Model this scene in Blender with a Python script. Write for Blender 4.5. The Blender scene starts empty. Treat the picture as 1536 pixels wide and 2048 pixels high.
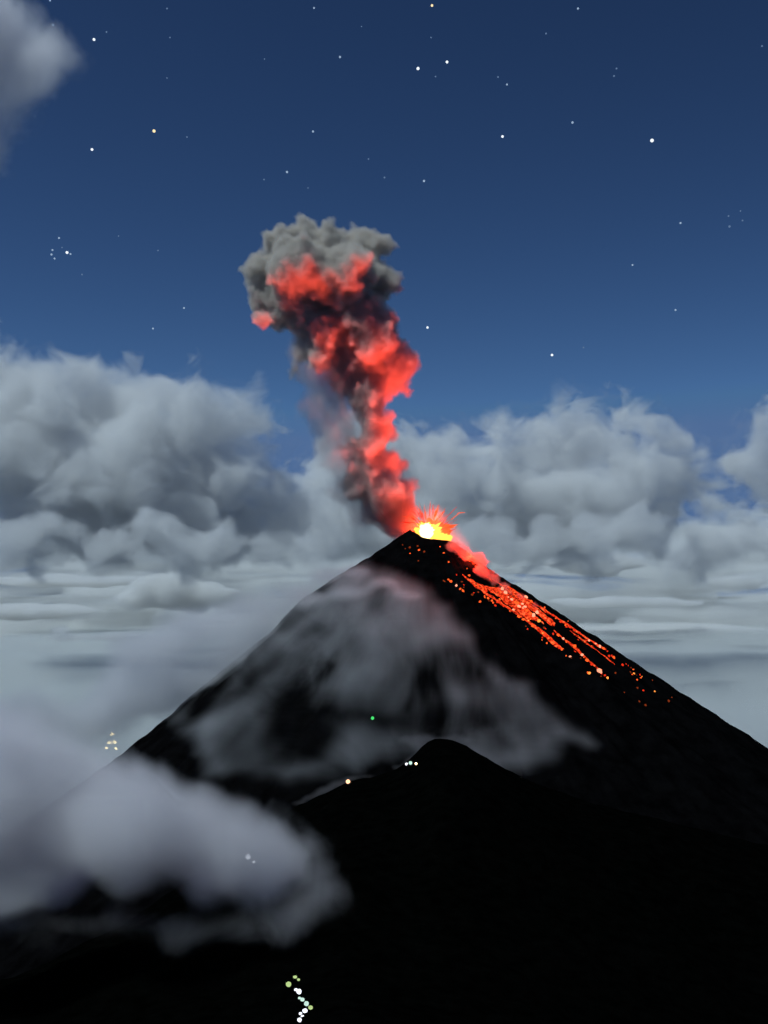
import bpy, bmesh, math, random
import numpy as np
from mathutils import Vector, Matrix

R = math.radians
rng = np.random.default_rng(7)
random.seed(7)
scene = bpy.context.scene
C = scene.collection

# ------------------------------------------------------------------ camera
FPX = 1024 / math.tan(R(25.0))          # focal length in photo pixels (2048 tall)
PITCH = math.atan((1180 - 1024) / FPX)  # horizon lies at row 1180
CAMZ = 1800.0
cam_d = bpy.data.cameras.new('camera')
cam = bpy.data.objects.new('camera', cam_d)
C.objects.link(cam)
cam_d.sensor_fit = 'VERTICAL'
cam_d.sensor_height = 24
cam_d.angle = R(50.0)
cam_d.lens = 24 / (2 * math.tan(R(25.0)))
cam_d.clip_start = 1.0
cam_d.clip_end = 400000.0
cam.location = (0, 0, CAMZ)
cam.rotation_euler = (R(90) + PITCH, 0, 0)
scene.camera = cam

# ------------------------------------------------------------------ sky, moon, exposure
MOON_AZ, MOON_EL = -120.0, 60.0          # degrees left of the view axis, above the horizon
world = bpy.data.worlds.new('World')
scene.world = world
world.use_nodes = True
wn, wl = world.node_tree.nodes, world.node_tree.links
bg = wn['Background']
sky = wn.new('ShaderNodeTexSky')
sky.sky_type = 'NISHITA'
sky.sun_disc = False
sky.sun_elevation = R(MOON_EL)
sky.sun_rotation = R(MOON_AZ)
sky.altitude = 3500
sky.air_density = 1.0
sky.dust_density = 0.6
sky.ozone_density = 3.0
gam = wn.new('ShaderNodeGamma'); gam.inputs[1].default_value = 1.65
tint = wn.new('ShaderNodeMixRGB'); tint.blend_type = 'MULTIPLY'; tint.inputs[0].default_value = 1.0
tint.inputs[2].default_value = (0.40, 0.40, 0.35, 1)
cap = wn.new('ShaderNodeMixRGB'); cap.blend_type = 'DARKEN'; cap.inputs[0].default_value = 1.0
cap.inputs[2].default_value = (1.3, 2.5, 5.2, 1)      # night: no bright band at the horizon
wl.new(sky.outputs[0], gam.inputs[0]); wl.new(gam.outputs[0], tint.inputs[1])
wl.new(tint.outputs[0], cap.inputs[1]); wl.new(cap.outputs[0], bg.inputs[0])
bg.inputs[1].default_value = 0.06

moon_d = bpy.data.lights.new('moon', 'SUN')
moon_d.energy = 2.6
moon_d.angle = R(0.5)
moon_d.color = (0.84, 0.97, 1.0)
moon = bpy.data.objects.new('moon', moon_d)
C.objects.link(moon)
md = Vector((math.sin(R(MOON_AZ)) * math.cos(R(MOON_EL)), math.cos(R(MOON_AZ)) * math.cos(R(MOON_EL)), math.sin(R(MOON_EL))))
moon.rotation_euler = md.to_track_quat('Z', 'Y').to_euler()

scene.view_settings.view_transform = 'Standard'
scene.view_settings.look = 'None'
scene.view_settings.exposure = 0.0
scene.view_settings.gamma = 1.0
scene.cycles.volume_step_rate = 1.4
scene.cycles.volume_bounces = 4
scene.cycles.max_bounces = 7
scene.cycles.diffuse_bounces = 2
scene.cycles.transparent_max_bounces = 48
scene.cycles.volume_max_steps = 128
scene.cycles.use_adaptive_sampling = True
scene.cycles.adaptive_threshold = 0.04
scene.cycles.use_denoising = True
scene.cycles.sample_clamp_indirect = 4.0
scene.cycles.caustics_reflective = False
scene.cycles.caustics_refractive = False

# ------------------------------------------------------------------ helpers
CP, SP = math.cos(PITCH), math.sin(PITCH)

def ray(px, py):
    u, v = (px - 768) / FPX, (1024 - py) / FPX
    return np.array((u, CP - v * SP, SP + v * CP))

def at(px, py, Y):
    """World point at depth Y (metres ahead of the camera) seen at photo pixel px, py."""
    d = ray(px, py)
    return np.array((0, 0, CAMZ)) + d * (Y / d[1])

def tag(o, label=None, cat=None, group=None, kind=None):
    if label: o['label'] = label
    if cat: o['category'] = cat
    if group: o['group'] = group
    if kind: o['kind'] = kind
    return o

def link_mesh(name, verts, faces, m=None, parent=None, smooth=True):
    me = bpy.data.meshes.new(name)
    me.from_pydata([tuple(v) for v in verts], [], [tuple(f) for f in faces])
    if smooth:
        me.polygons.foreach_set('use_smooth', np.ones(len(me.polygons), dtype=bool))
    me.update()
    if m: me.materials.append(m)
    o = bpy.data.objects.new(name, me)
    C.objects.link(o)
    if parent: o.parent = parent
    return o

def empty(name, loc=(0, 0, 0)):
    o = bpy.data.objects.new(name, None)
    o.empty_display_size = 10
    o.location = loc
    C.objects.link(o)
    return o

# ---- numpy gradient noise
_perm = rng.permutation(256)
_perm = np.concatenate([_perm, _perm, _perm])
_g = rng.normal(size=(256, 3)); _g /= np.linalg.norm(_g, axis=1)[:, None]

def pnoise(p):
    p = np.asarray(p, dtype=np.float64)
    i = np.floor(p).astype(np.int64); f = p - i; i &= 255
    w = f * f * f * (f * (f * 6 - 15) + 10)
    out = np.zeros(len(p))
    for dx in (0, 1):
        for dy in (0, 1):
            for dz in (0, 1):
                h = _perm[_perm[_perm[(i[:, 0] + dx) & 255] + ((i[:, 1] + dy) & 255)] + ((i[:, 2] + dz) & 255)]
                d = f - np.array((dx, dy, dz))
                n = (_g[h] * d).sum(1)
                out += n * (w[:, 0] if dx else 1 - w[:, 0]) * (w[:, 1] if dy else 1 - w[:, 1]) * (w[:, 2] if dz else 1 - w[:, 2])
    return out * 1.5

def fbm(p, octaves=4, gain=0.5, lac=2.03, billow=False):
    p = np.asarray(p, dtype=np.float64); a = 1.0; s = np.zeros(len(p)); t = 0
    for k in range(octaves):
        n = pnoise(p + 17.3 * k)
        s += a * ((np.abs(n) * 2.2 - 0.5) if billow else n); t += a
        a *= gain; p = p * lac
    return s / t

# ---- materials
def new_mat(name):
    m = bpy.data.materials.new(name); m.use_nodes = True
    n = m.node_tree.nodes; n.clear()
    out = n.new('ShaderNodeOutputMaterial')
    return m, n, m.node_tree.links, out

def rock_mat(name, c1, c2, scale, bump=0.6):
    m, n, l, out = new_mat(name)
    b = n.new('ShaderNodeBsdfPrincipled'); b.inputs['Roughness'].default_value = 0.95
    b.inputs['Specular IOR Level'].default_value = 0.0
    t = n.new('ShaderNodeTexCoord'); nz = n.new('ShaderNodeTexNoise')
    nz.inputs['Scale'].default_value = scale; nz.inputs['Detail'].default_value = 9; nz.inputs['Roughness'].default_value = 0.62
    l.new(t.outputs['Object'], nz.inputs['Vector'])
    r = n.new('ShaderNodeValToRGB'); r.color_ramp.elements[0].color = (*c1, 1); r.color_ramp.elements[1].color = (*c2, 1)
    r.color_ramp.elements[0].position = 0.35; r.color_ramp.elements[1].position = 0.7
    l.new(nz.outputs['Fac'], r.inputs[0]); l.new(r.outputs[0], b.inputs['Base Color'])
    bp = n.new('ShaderNodeBump'); bp.inputs['Strength'].default_value = bump; bp.inputs['Distance'].default_value = 6
    l.new(nz.outputs['Fac'], bp.inputs['Height']); l.new(bp.outputs[0], b.inputs['Normal'])
    l.new(b.outputs[0], out.inputs[0])
    return m

def emit_mat(name, col, strength, noise=None):
    """Glowing material; noise = (scale, dark colour) mottles it with cooler crust."""
    m, n, l, out = new_mat(name)
    e = n.new('ShaderNodeEmission'); e.inputs[1].default_value = strength; e.inputs[0].default_value = (*col, 1)
    if noise:
        t = n.new('ShaderNodeTexCoord'); nz = n.new('ShaderNodeTexNoise')
        nz.inputs['Scale'].default_value = noise[0]; nz.inputs['Detail'].default_value = 6; nz.inputs['Roughness'].default_value = 0.65
        l.new(t.outputs['Object'], nz.inputs['Vector'])
        r = n.new('ShaderNodeValToRGB'); els = r.color_ramp.elements
        els[0].position, els[0].color = noise[2][0], (*noise[1], 1)
        els[1].position, els[1].color = noise[2][1], (*col, 1)
        x = els.new(min(0.99, noise[2][1] + 0.12)); x.color = (*noise[3], 1)
        l.new(nz.outputs['Fac'], r.inputs[0]); l.new(r.outputs[0], e.inputs[0])
    l.new(e.outputs[0], out.inputs[0])
    m.cycles.emission_sampling = 'NONE'
    return m

def cloud_mat(name, color, density, g=0.3, surf=0.0, surf_col=None, noise=None, step=0.3, tl_share=0.4):
    """A closed hull filled with scattering droplets or ash; surf > 0 also makes that share of the skin opaque.
    noise = (scale xyz per metre, detail, low, high, distortion) thins the filling out in wisps."""
    m, n, l, out = new_mat(name)
    v = n.new('ShaderNodeVolumePrincipled')
    v.inputs['Color'].default_value = (*color, 1)
    v.inputs['Density'].default_value = density
    v.inputs['Anisotropy'].default_value = g
    l.new(v.outputs[0], out.inputs['Volume'])
    if noise:
        t = n.new('ShaderNodeTexCoord'); mp = n.new('ShaderNodeMapping'); mp.inputs['Scale'].default_value = noise[0]
        if len(noise) > 5: mp.inputs['Rotation'].default_value = noise[5]
        nz = n.new('ShaderNodeTexNoise'); nz.inputs['Scale'].default_value = 1.0
        nz.inputs['Detail'].default_value = noise[1]; nz.inputs['Roughness'].default_value = 0.55; nz.inputs['Distortion'].default_value = noise[4]
        mr = n.new('ShaderNodeMapRange'); mr.interpolation_type = 'SMOOTHSTEP'
        mr.inputs['From Min'].default_value = noise[2]; mr.inputs['From Max'].default_value = noise[3]
        mr.inputs['To Min'].default_value = 0.0; mr.inputs['To Max'].default_value = density
        l.new(t.outputs['Object'], mp.inputs['Vector']); l.new(mp.outputs[0], nz.inputs['Vector'])
        l.new(nz.outputs['Fac'], mr.inputs['Value']); l.new(mr.outputs[0], v.inputs['Density'])
        m.cycles.volume_step_rate = step
    if surf > 0:
        tr = n.new('ShaderNodeBsdfTransparent'); d = n.new('ShaderNodeBsdfDiffuse'); tl = n.new('ShaderNodeBsdfTranslucent')
        for q in (d, tl): q.inputs[0].default_value = (*(surf_col or color), 1)
        mx0 = n.new('ShaderNodeMixShader'); mx0.inputs[0].default_value = tl_share
        l.new(d.outputs[0], mx0.inputs[1]); l.new(tl.outputs[0], mx0.inputs[2])
        mx = n.new('ShaderNodeMixShader'); mx.inputs[0].default_value = surf
        l.new(tr.outputs[0], mx.inputs[1]); l.new(mx0.outputs[0], mx.inputs[2])
        l.new(mx.outputs[0], out.inputs['Surface'])
    return m

# ---- puffy hulls: a union of balls, voxel-remeshed and roughened
_ico = {}
def ico(sub):
    if sub not in _ico:
        bm = bmesh.new(); bmesh.ops.create_icosphere(bm, subdivisions=sub, radius=1.0)
        _ico[sub] = (np.array([v.co[:] for v in bm.verts]), np.array([[v.index for v in f.verts] for f in bm.faces])); bm.free()
    return _ico[sub]

def balls_hull(name, balls, voxel, disp, m, parent=None, smooth_it=2, seed=0.0):
    """balls: (centre, (rx, ry, rz)); disp: (wavelength, amplitude, octaves, billow) layers."""
    V, F = ico(3); vs, fs, b = [], [], 0
    for c, r in balls:
        vs.append(V * np.asarray(r) + np.asarray(c)); fs.append(F + b); b += len(V)
    me = bpy.data.meshes.new(name)
    me.from_pydata(np.concatenate(vs).tolist(), [], np.concatenate(fs).tolist())
    o = bpy.data.objects.new(name, me); C.objects.link(o)
    md_ = o.modifiers.new('r', 'REMESH'); md_.mode = 'VOXEL'; md_.voxel_size = voxel
    if smooth_it:
        sm = o.modifiers.new('s', 'SMOOTH'); sm.iterations = smooth_it; sm.factor = 0.5
    dg = bpy.context.evaluated_depsgraph_get()
    me2 = bpy.data.meshes.new_from_object(o.evaluated_get(dg))
    o.modifiers.clear(); o.data = me2; bpy.data.meshes.remove(me)
    me2.name = name
    n = len(me2.vertices); co = np.empty(n * 3); me2.vertices.foreach_get('co', co); co = co.reshape(-1, 3)
    for wl_, amp, octv, bil in disp:
        no = np.empty(n * 3); me2.vertices.foreach_get('normal', no); no = no.reshape(-1, 3)
        d = fbm(co / np.asarray(wl_) + seed, octv, billow=bil)
        co = co + no * (d * amp)[:, None]
        me2.vertices.foreach_set('co', co.ravel()); me2.update()
    me2.polygons.foreach_set('use_smooth', np.ones(len(me2.polygons), dtype=bool))
    me2.materials.clear(); me2.materials.append(m)
    if parent: o.parent = parent
    return o

def skin_mat(name, share, col):
    """The outermost droplets of a cloud: a sheer skin that lets nearly all light through."""
    m, n, l, out = new_mat(name)
    tr = n.new('ShaderNodeBsdfTransparent'); d = n.new('ShaderNodeBsdfDiffuse'); d.inputs[0].default_value = (*col, 1)
    mx = n.new('ShaderNodeMixShader'); mx.inputs[0].default_value = share
    l.new(tr.outputs[0], mx.inputs[1]); l.new(d.outputs[0], mx.inputs[2]); l.new(mx.outputs[0], out.inputs['Surface'])
    return m
M_skin = skin_mat('cloud_skin', 0.008, (0.8, 0.82, 0.85))

_nf = [0]
def fill(name, hull, voxel, band, m):
    """A fog grid inside a closed hull, fading in over `band` metres from its skin."""
    vd = bpy.data.volumes.new(name); vd.materials.append(m)
    o = bpy.data.objects.new(name, vd); C.objects.link(o)
    q = o.modifiers.new('fill', 'MESH_TO_VOLUME')
    q.object = hull; q.density = 1.0; q.resolution_mode = 'VOXEL_SIZE'; 
    _nf[0] += 1; q.voxel_size = voxel * (1 + 0.11 * ((_nf[0] * 0.618034) % 1.0))     # no two grids share block faces
    q.interior_band_width = band
    return o

def soft_cloud(name, balls, hull_voxel, disp, voxel, band, m, seed=0.0, skin=0.35):
    """Soft cloud: vapour fills the hull; with skin > 0 the hull, drawn in by that share of the band, stays as the cloud's sheer skin."""
    hull = balls_hull(name, balls, hull_voxel, disp, M_skin, seed=seed)
    src = bpy.data.objects.new('hull', hull.data.copy())
    if not skin:
        bpy.data.objects.remove(hull)
        return fill(name, src, voxel, band, m)
    me = hull.data; n = len(me.vertices); co = np.empty(n * 3); no = np.empty(n * 3)
    me.vertices.foreach_get('co', co); me.vertices.foreach_get('normal', no)
    me.vertices.foreach_set('co', co - no * band * skin); me.update()
    v = fill('vapour', src, voxel, band, m); v.parent = hull
    return hull

def soft_mat(name, color, density, g=0.2, noise=None, cut=(0.25, 0.75), weight=0.6, step=1.0, glow=None, soft_to=0.3):
    """Filling for a softened hull: the fade of its grid, eaten away by noise = (scale xyz per metre, detail, distortion[, rotation])."""
    m, n, l, out = new_mat(name)
    v = n.new('ShaderNodeVolumePrincipled')
    v.inputs['Color'].default_value = (*color, 1); v.inputs['Anisotropy'].default_value = g
    v.inputs['Density Attribute'].default_value = ''
    at_ = n.new('ShaderNodeAttribute'); at_.attribute_name = 'density'
    t = n.new('ShaderNodeTexCoord'); mp = n.new('ShaderNodeMapping'); mp.inputs['Scale'].default_value = noise[0]
    if len(noise) > 3: mp.inputs['Rotation'].default_value = noise[3]
    nz = n.new('ShaderNodeTexNoise'); nz.inputs['Scale'].default_value = 1.0; nz.inputs['Detail'].default_value = noise[1]
    nz.inputs['Roughness'].default_value = 0.58; nz.inputs['Distortion'].default_value = noise[2]
    l.new(t.outputs['Object'], mp.inputs['Vector']); l.new(mp.outputs[0], nz.inputs['Vector'])
    # value = fade * (1 + w) - w * (1 - noise) * 2 ... thinned where the noise is low
    a1 = n.new('ShaderNodeMath'); a1.operation = 'MULTIPLY_ADD'; a1.inputs[1].default_value = 2 * weight; a1.inputs[2].default_value = -weight
    l.new(nz.outputs['Fac'], a1.inputs[0])
    a2 = n.new('ShaderNodeMath'); a2.operation = 'ADD'; l.new(at_.outputs['Fac'], a2.inputs[0]); l.new(a1.outputs[0], a2.inputs[1])
    mr = n.new('ShaderNodeMapRange'); mr.interpolation_type = 'SMOOTHSTEP'
    mr.inputs['From Min'].default_value = cut[0]; mr.inputs['From Max'].default_value = cut[1]; mr.inputs['To Max'].default_value = density
    fd = n.new('ShaderNodeMapRange'); fd.interpolation_type = 'SMOOTHSTEP'; fd.inputs['From Max'].default_value = soft_to
    l.new(at_.outputs['Fac'], fd.inputs['Value'])
    a3 = n.new('ShaderNodeMath'); a3.operation = 'MULTIPLY'; l.new(mr.outputs[0], a3.inputs[0]); l.new(fd.outputs[0], a3.inputs[1])
    l.new(a2.outputs[0], mr.inputs['Value']); l.new(a3.outputs[0], v.inputs['Density'])
    if glow:
        v.inputs['Emission Color'].default_value = (*glow[0], 1)
        a4 = n.new('ShaderNodeMath'); a4.operation = 'MULTIPLY'; a4.inputs[1].default_value = glow[1] / density
        l.new(a3.outputs[0], a4.inputs[0]); l.new(a4.outputs[0], v.inputs['Emission Strength'])
    l.new(v.outputs[0], out.inputs['Volume'])
    m.cycles.volume_step_rate = step
    return m

def puffs(balls, kids, lo, hi, seed, up=0.0):
    """Adds smaller balls on the skins of the given ones (cauliflower)."""
    r = np.random.default_rng(seed); out = list(balls)
    for c, rad in balls:
        rad = np.asarray(rad if np.ndim(rad) else (rad,) * 3, dtype=float)
        for k in range(kids):
            d = r.normal(size=3); d[2] += up; d /= np.linalg.norm(d)
            s = r.uniform(lo, hi)
            out.append((np.asarray(c) + d * rad * (1.0 - 0.25 * s), rad.mean() * s * np.ones(3)))
    return [(np.asarray(c), np.asarray(q if np.ndim(q) else (q,) * 3, dtype=float)) for c, q in out]

def pxball(px, py, Y, rpx, dy=0.0, sx=1.0, sz=1.0, sy=1.0):
    s = (Y + dy) / FPX
    return (at(px, py, Y + dy), (rpx * s * sx, rpx * s * sy, rpx * s * sz))

# ------------------------------------------------------------------ ground and terrain
M_lava_rock = rock_mat('ash_rock', (0.0010, 0.0010, 0.0012), (0.0038, 0.0038, 0.0042), 0.02)
M_forest = rock_mat('dark_scrub', (0.0004, 0.0005, 0.0004), (0.0014, 0.0016, 0.0014), 0.05)
M_plain = rock_mat('plain_soil', (0.012, 0.014, 0.011), (0.025, 0.026, 0.02), 0.002, 0.1)

gr = link_mesh('ground', [(-150000, -20000, 0), (150000, -20000, 0), (150000, 300000, 0), (-150000, 300000, 0)], [(0, 1, 2, 3)], M_plain)
tag(gr, kind='structure')

# volcano: a polar height field round the crater
VY = 3030.0
vc = at(866, 1075, VY); VX = vc[0]
PR = np.array([(0, 12), (64, -18), (100, -47), (130, -75), (198, -116), (321, -193), (485, -302), (608, -386), (731, -467), (917, -588), (1500, -950), (2400, -1450), (4000, -1890)], float)
PL = np.array([(0, 12), (64, 21), (212, -78), (362, -172), (444, -262), (608, -394), (772, -534), (860, -600), (1300, -900), (2200, -1400), (4000, -1890)], float)
PF = np.array([(0, 12), (66, -9), (150, -62), (260, -140), (420, -262), (600, -392), (860, -575), (1300, -860), (2200, -1400), (4000, -1890)], float)

def vol_h(x, y):
    x = np.atleast_1d(np.asarray(x, float)); y = np.atleast_1d(np.asarray(y, float))
    dx, dy = x - VX, y - VY
    r = np.hypot(dx, dy) + 1e-6; ca, sa = dx / r, dy / r
    wr = np.clip(ca, 0, 1) ** 2; wl_ = np.clip(-ca, 0, 1) ** 2; wf = 1 - wr - wl_
    h = wr * np.interp(r, PR[:, 0], PR[:, 1]) + wl_ * np.interp(r, PL[:, 0], PL[:, 1]) + wf * np.interp(r, PF[:, 0], PF[:, 1])
    az = np.arctan2(dy, dx)
    q = np.stack([np.cos(az) * 5.5, np.sin(az) * 5.5, r / 900], 1)
    gul = fbm(q, 3) ; q2 = np.stack([np.cos(az) * 19, np.sin(az) * 19, r / 500], 1)
    amp = np.clip((r - 90) / 500, 0, 1)
    side = 1 - 0.75 * np.abs(ca) ** 4
    h = h + gul * 60 * amp * side + (np.abs(fbm(q2, 3)) - 0.2) * 16 * amp * side
    h = h + fbm(np.stack([x / 60, y / 60, 0 * x], 1), 4) * 9 * np.clip(r / 150, 0.25, 1) + fbm(np.stack([x / 24, y / 24, 0 * x + 5], 1), 2) * 5 * np.clip(r / 120, 0.3, 1)
    cr = np.clip(1 - r / 62, 0, 1)
    h = h - 34 * cr ** 0.7
    return vc[2] + h

nr, na = 330, 640
rr = np.concatenate([np.linspace(1, 140, 60), 140 + (4000 - 140) * np.linspace(0, 1, nr - 59)[1:] ** 2.0])
aa = np.linspace(0, 2 * math.pi, na, endpoint=False)
RG, AG = np.meshgrid(rr, aa, indexing='ij')
X, Y_ = VX + RG * np.cos(AG), VY + RG * np.sin(AG)
Z = vol_h(X.ravel(), Y_.ravel())
verts = np.stack([X.ravel(), Y_.ravel(), np.maximum(Z, -30)], 1)
k = np.arange((len(rr) - 1) * na); a_, b_ = k // na, k % na
faces = np.stack([a_ * na + b_, (a_ + 1) * na + b_, (a_ + 1) * na + (b_ + 1) % na, a_ * na + (b_ + 1) % na], 1)
faces = faces.tolist() + [list(range(na))[::-1]]
vo = link_mesh('volcano', verts, faces, M_lava_rock)
tag(vo, 'steep black volcano cone erupting under the night sky, lava running down one side', 'volcano', kind='structure')

def on_volcano(px, py, lift=0.0):
    """First point of the cone along the ray through a pixel."""
    d = ray(px, py); d = d / d[1]
    ys = np.arange(1900, 3300, 2.0)
    p = np.array((0, 0, CAMZ)) + ys[:, None] * d
    below = p[:, 2] < vol_h(p[:, 0], p[:, 1])
    i = int(np.argmax(below)) if below.any() else None
    if i is None:
        gap = p[:, 2] - vol_h(p[:, 0], p[:, 1]); i = int(np.argmin(gap))
        q = p[i]; q[2] -= gap[i]
    else:
        q = p[i]
    return np.array((q[0], q[1], q[2] + lift))

# near hills: a ridge that runs from the slope under the camera to a knoll before the cone
CREST = [(-700, 2150), (-300, 2080), (100, 1950), (330, 1790), (480, 1690), (590, 1614), (640, 1589), (700, 1562), (760, 1552), (800, 1535), (835, 1505), (858, 1483), (880, 1478), (904, 1481), (930, 1491), (985, 1522), (1040, 1552), (1130, 1588), (1250, 1625), (1536, 1690), (2300, 1850)]
HY = 1850.0
cx = np.array([at(a, b, HY)[0] for a, b in CREST]); cz = np.array([at(a, b, HY)[2] for a, b in CREST])

def hill_h(x, y):
    x = np.asarray(x, float); y = np.asarray(y, float)
    crest = np.interp(x, cx, cz)
    d = np.abs(y - HY)
    back = crest - np.where(y > HY, d * 0.62, 0)
    # saddle in front of the crest, then up to the camera
    fl = np.interp(y, [-600, -60, 12, 30, 500, 820, 1150, 1500, HY], [2050, 1815, 1791, 1778, 1560, 1452, 1418, 1440, 1480])
    side = -np.abs(x + 40) * 0.20 * np.clip(y / 700, 0, 1)
    t = np.clip((y - 1200) / (HY - 1200), 0, 1); t = t * t * (3 - 2 * t)
    h = np.where(y > HY, back, (fl + side) * (1 - t) + crest * t)
    n = fbm(np.stack([x / 170, y / 170, 0 * x + 3], 1), 5)
    h = h + fbm(np.stack([x / 26, y / 26, 0 * x + 8], 1), 3) * 4.5 * np.clip((y - 120) / 300, 0, 1)
    return h + n * 20 * np.clip((y - 60) / 500, 0, 1) * np.where(d < 160, 0.25 + d / 160 * 0.75, 1)

xs = np.linspace(-1500, 1700, 300); ys = np.concatenate([np.linspace(-600, HY - 120, 190), np.linspace(HY - 115, HY + 120, 48), np.linspace(HY + 130, 4200, 40)])
XG, YG = np.meshgrid(xs, ys, indexing='ij')
ZG = hill_h(XG.ravel(), YG.ravel())
nyy = len(ys); k = np.arange((len(xs) - 1) * (nyy - 1)); i_, j_ = k // (nyy - 1), k % (nyy - 1)
faces = np.stack([i_ * nyy + j_, (i_ + 1) * nyy + j_, (i_ + 1) * nyy + j_ + 1, i_ * nyy + j_ + 1], 1)
hl = link_mesh('hills', np.stack([XG.ravel(), YG.ravel(), ZG], 1), faces.tolist(), M_forest)
tag(hl, kind='structure')

def on_hill(px, py, lift=0.0, y0=300, y1=2000):
    d = ray(px, py); d = d / d[1]
    ys = np.arange(y0, y1, 1.0); p = np.array((0, 0, CAMZ)) + ys[:, None] * d
    h = hill_h(p[:, 0], p[:, 1]); below = p[:, 2] < h
    i = int(np.argmax(below)) if below.any() else int(np.argmin(p[:, 2] - h))
    return np.array((p[i, 0], p[i, 1], h[i] + lift))

# ------------------------------------------------------------------ clouds
W3 = lambda a: (a, a, a)
M_cumulus = soft_mat('cumulus', (0.99, 0.995, 0.998), 0.0036, 0.0, noise=((0.0017, 0.0017, 0.0021), 6, 0.6), cut=(0.34, 0.60), weight=1.05, step=2.2)
M_near_cloud = soft_mat('near_cloud', (0.97, 0.96, 0.99), 0.0046, 0.1, noise=((0.0032, 0.0032, 0.0028), 4, 0.5), cut=(0.2, 0.9), weight=0.6)
M_streak = soft_mat('streak_cloud', (0.99, 0.995, 0.99), 0.006, 0.0, noise=((0.0014, 0.0014, 0.007), 5, 0.8), cut=(0.2, 0.9), weight=1.0, soft_to=0.7)
M_far = cloud_mat('far_stratus', (0.985, 0.995, 0.99), 0.0016, 0.0, noise=((0.00030, 0.00030, 0.0022), 6, 0.34, 0.66, 0.8), step=0.10)
M_sea = cloud_mat('low_cloud_deck', (0.95, 0.98, 0.975), 0.0007, 0.0)
M_bank = soft_mat('fog_bank', (0.975, 0.965, 0.995), 0.024, 0.1, noise=((0.010, 0.010, 0.010), 5, 0.7), cut=(0.10, 1.0), weight=0.7, step=2.0)
M_mist = soft_mat('slope_fog', (0.95, 0.96, 0.985), 0.0074, 0.1, noise=((1.0, 1.0, 1.0), 5, 0.9), cut=(0.05, 1.35), weight=1.35, step=1.8, soft_to=0.75)
nn, nl = M_mist.node_tree.nodes, M_mist.node_tree.links           # wisps drawn out down the slope: noise over (bearing, radius, height)
mp = next(q for q in nn if q.type == 'MAPPING'); tcn = next(q for q in nn if q.type == 'TEX_COORD')
sx = nn.new('ShaderNodeSeparateXYZ'); cx_n = nn.new('ShaderNodeCombineXYZ'); nl.new(tcn.outputs['Object'], sx.inputs[0])
def mnode(op, a, b, c=None):
    q = nn.new('ShaderNodeMath'); q.operation = op
    for k_, v_ in enumerate((a, b, c)):
        if v_ is None: continue
        if isinstance(v_, (int, float)): q.inputs[k_].default_value = v_
        else: nl.new(v_, q.inputs[k_])
    return q.outputs[0]
ddx, ddy = mnode('SUBTRACT', sx.outputs[0], float(VX)), mnode('SUBTRACT', float(VY), sx.outputs[1])
rad = mnode('SQRT', mnode('ADD', mnode('MULTIPLY', ddx, ddx), mnode('MULTIPLY', ddy, ddy)), None)
nl.new(mnode('MULTIPLY', mnode('ARCTAN2', ddx, ddy), 2.6), cx_n.inputs[0])
nl.new(mnode('MULTIPLY', rad, 1 / 260), cx_n.inputs[1]); nl.new(mnode('MULTIPLY', sx.outputs[2], 1 / 330), cx_n.inputs[2])
nl.new(cx_n.outputs[0], mp.inputs['Vector'])
M_cap = soft_mat('cap_cloud', (0.96, 0.95, 0.97), 0.014, 0.2, noise=((0.005, 0.008, 0.012), 3, 0.5), cut=(0.1, 1.0), weight=0.4)
M_gully = soft_mat('gully_gas', (0.78, 0.48, 0.42), 0.045, 0.2, noise=((0.04, 0.04, 0.04), 4, 0.7), cut=(0.15, 0.9), weight=0.9, glow=((1.0, 0.04, 0.01), 0.010))  # lava light put into the gas itself: reddened colour and a faint red glow
M_glow = soft_mat('vent_glow', (0.8, 0.7, 0.65), 0.004, 0.2, noise=((0.03, 0.03, 0.03), 4, 0.5), cut=(0.1, 1.1), weight=0.6, glow=((1.0, 0.07, 0.016), 0.007))  # emissive haze, a bloom-like red glow added round the vent
M_crest = soft_mat('crest_mist', (0.95, 0.95, 0.97), 0.006, 0.2, noise=((0.012, 0.012, 0.02), 4, 0.6), cut=(0.2, 1.1), weight=0.8)
M_bank_wisp = soft_mat('bank_wisps', (0.975, 0.965, 0.99), 0.0075, 0.1, noise=((0.011, 0.011, 0.013), 5, 0.9), cut=(0.15, 1.2), weight=1.2, step=2.0)
M_veil = soft_mat('thin_mist', (0.96, 0.96, 0.985), 0.015, 0.2, noise=((0.004, 0.004, 0.007), 3, 0.6), cut=(0.2, 1.0), weight=0.7, step=2.0)

def cloud(balls, kids, k_lo, k_hi, seed, voxel, disp, m, label, group=None, up=0.4, name='cloud', kind=None, cat='cloud', soft=None, skin=0.35, grow=1.0):
    balls = [(c, np.asarray(r) * grow) for c, r in balls]
    o = soft_cloud(name, puffs(balls, kids, k_lo, k_hi, seed, up=up), voxel, disp, *soft, m, seed=seed * 3.7, skin=skin)
    return tag(o, label, cat, group, kind)

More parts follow.
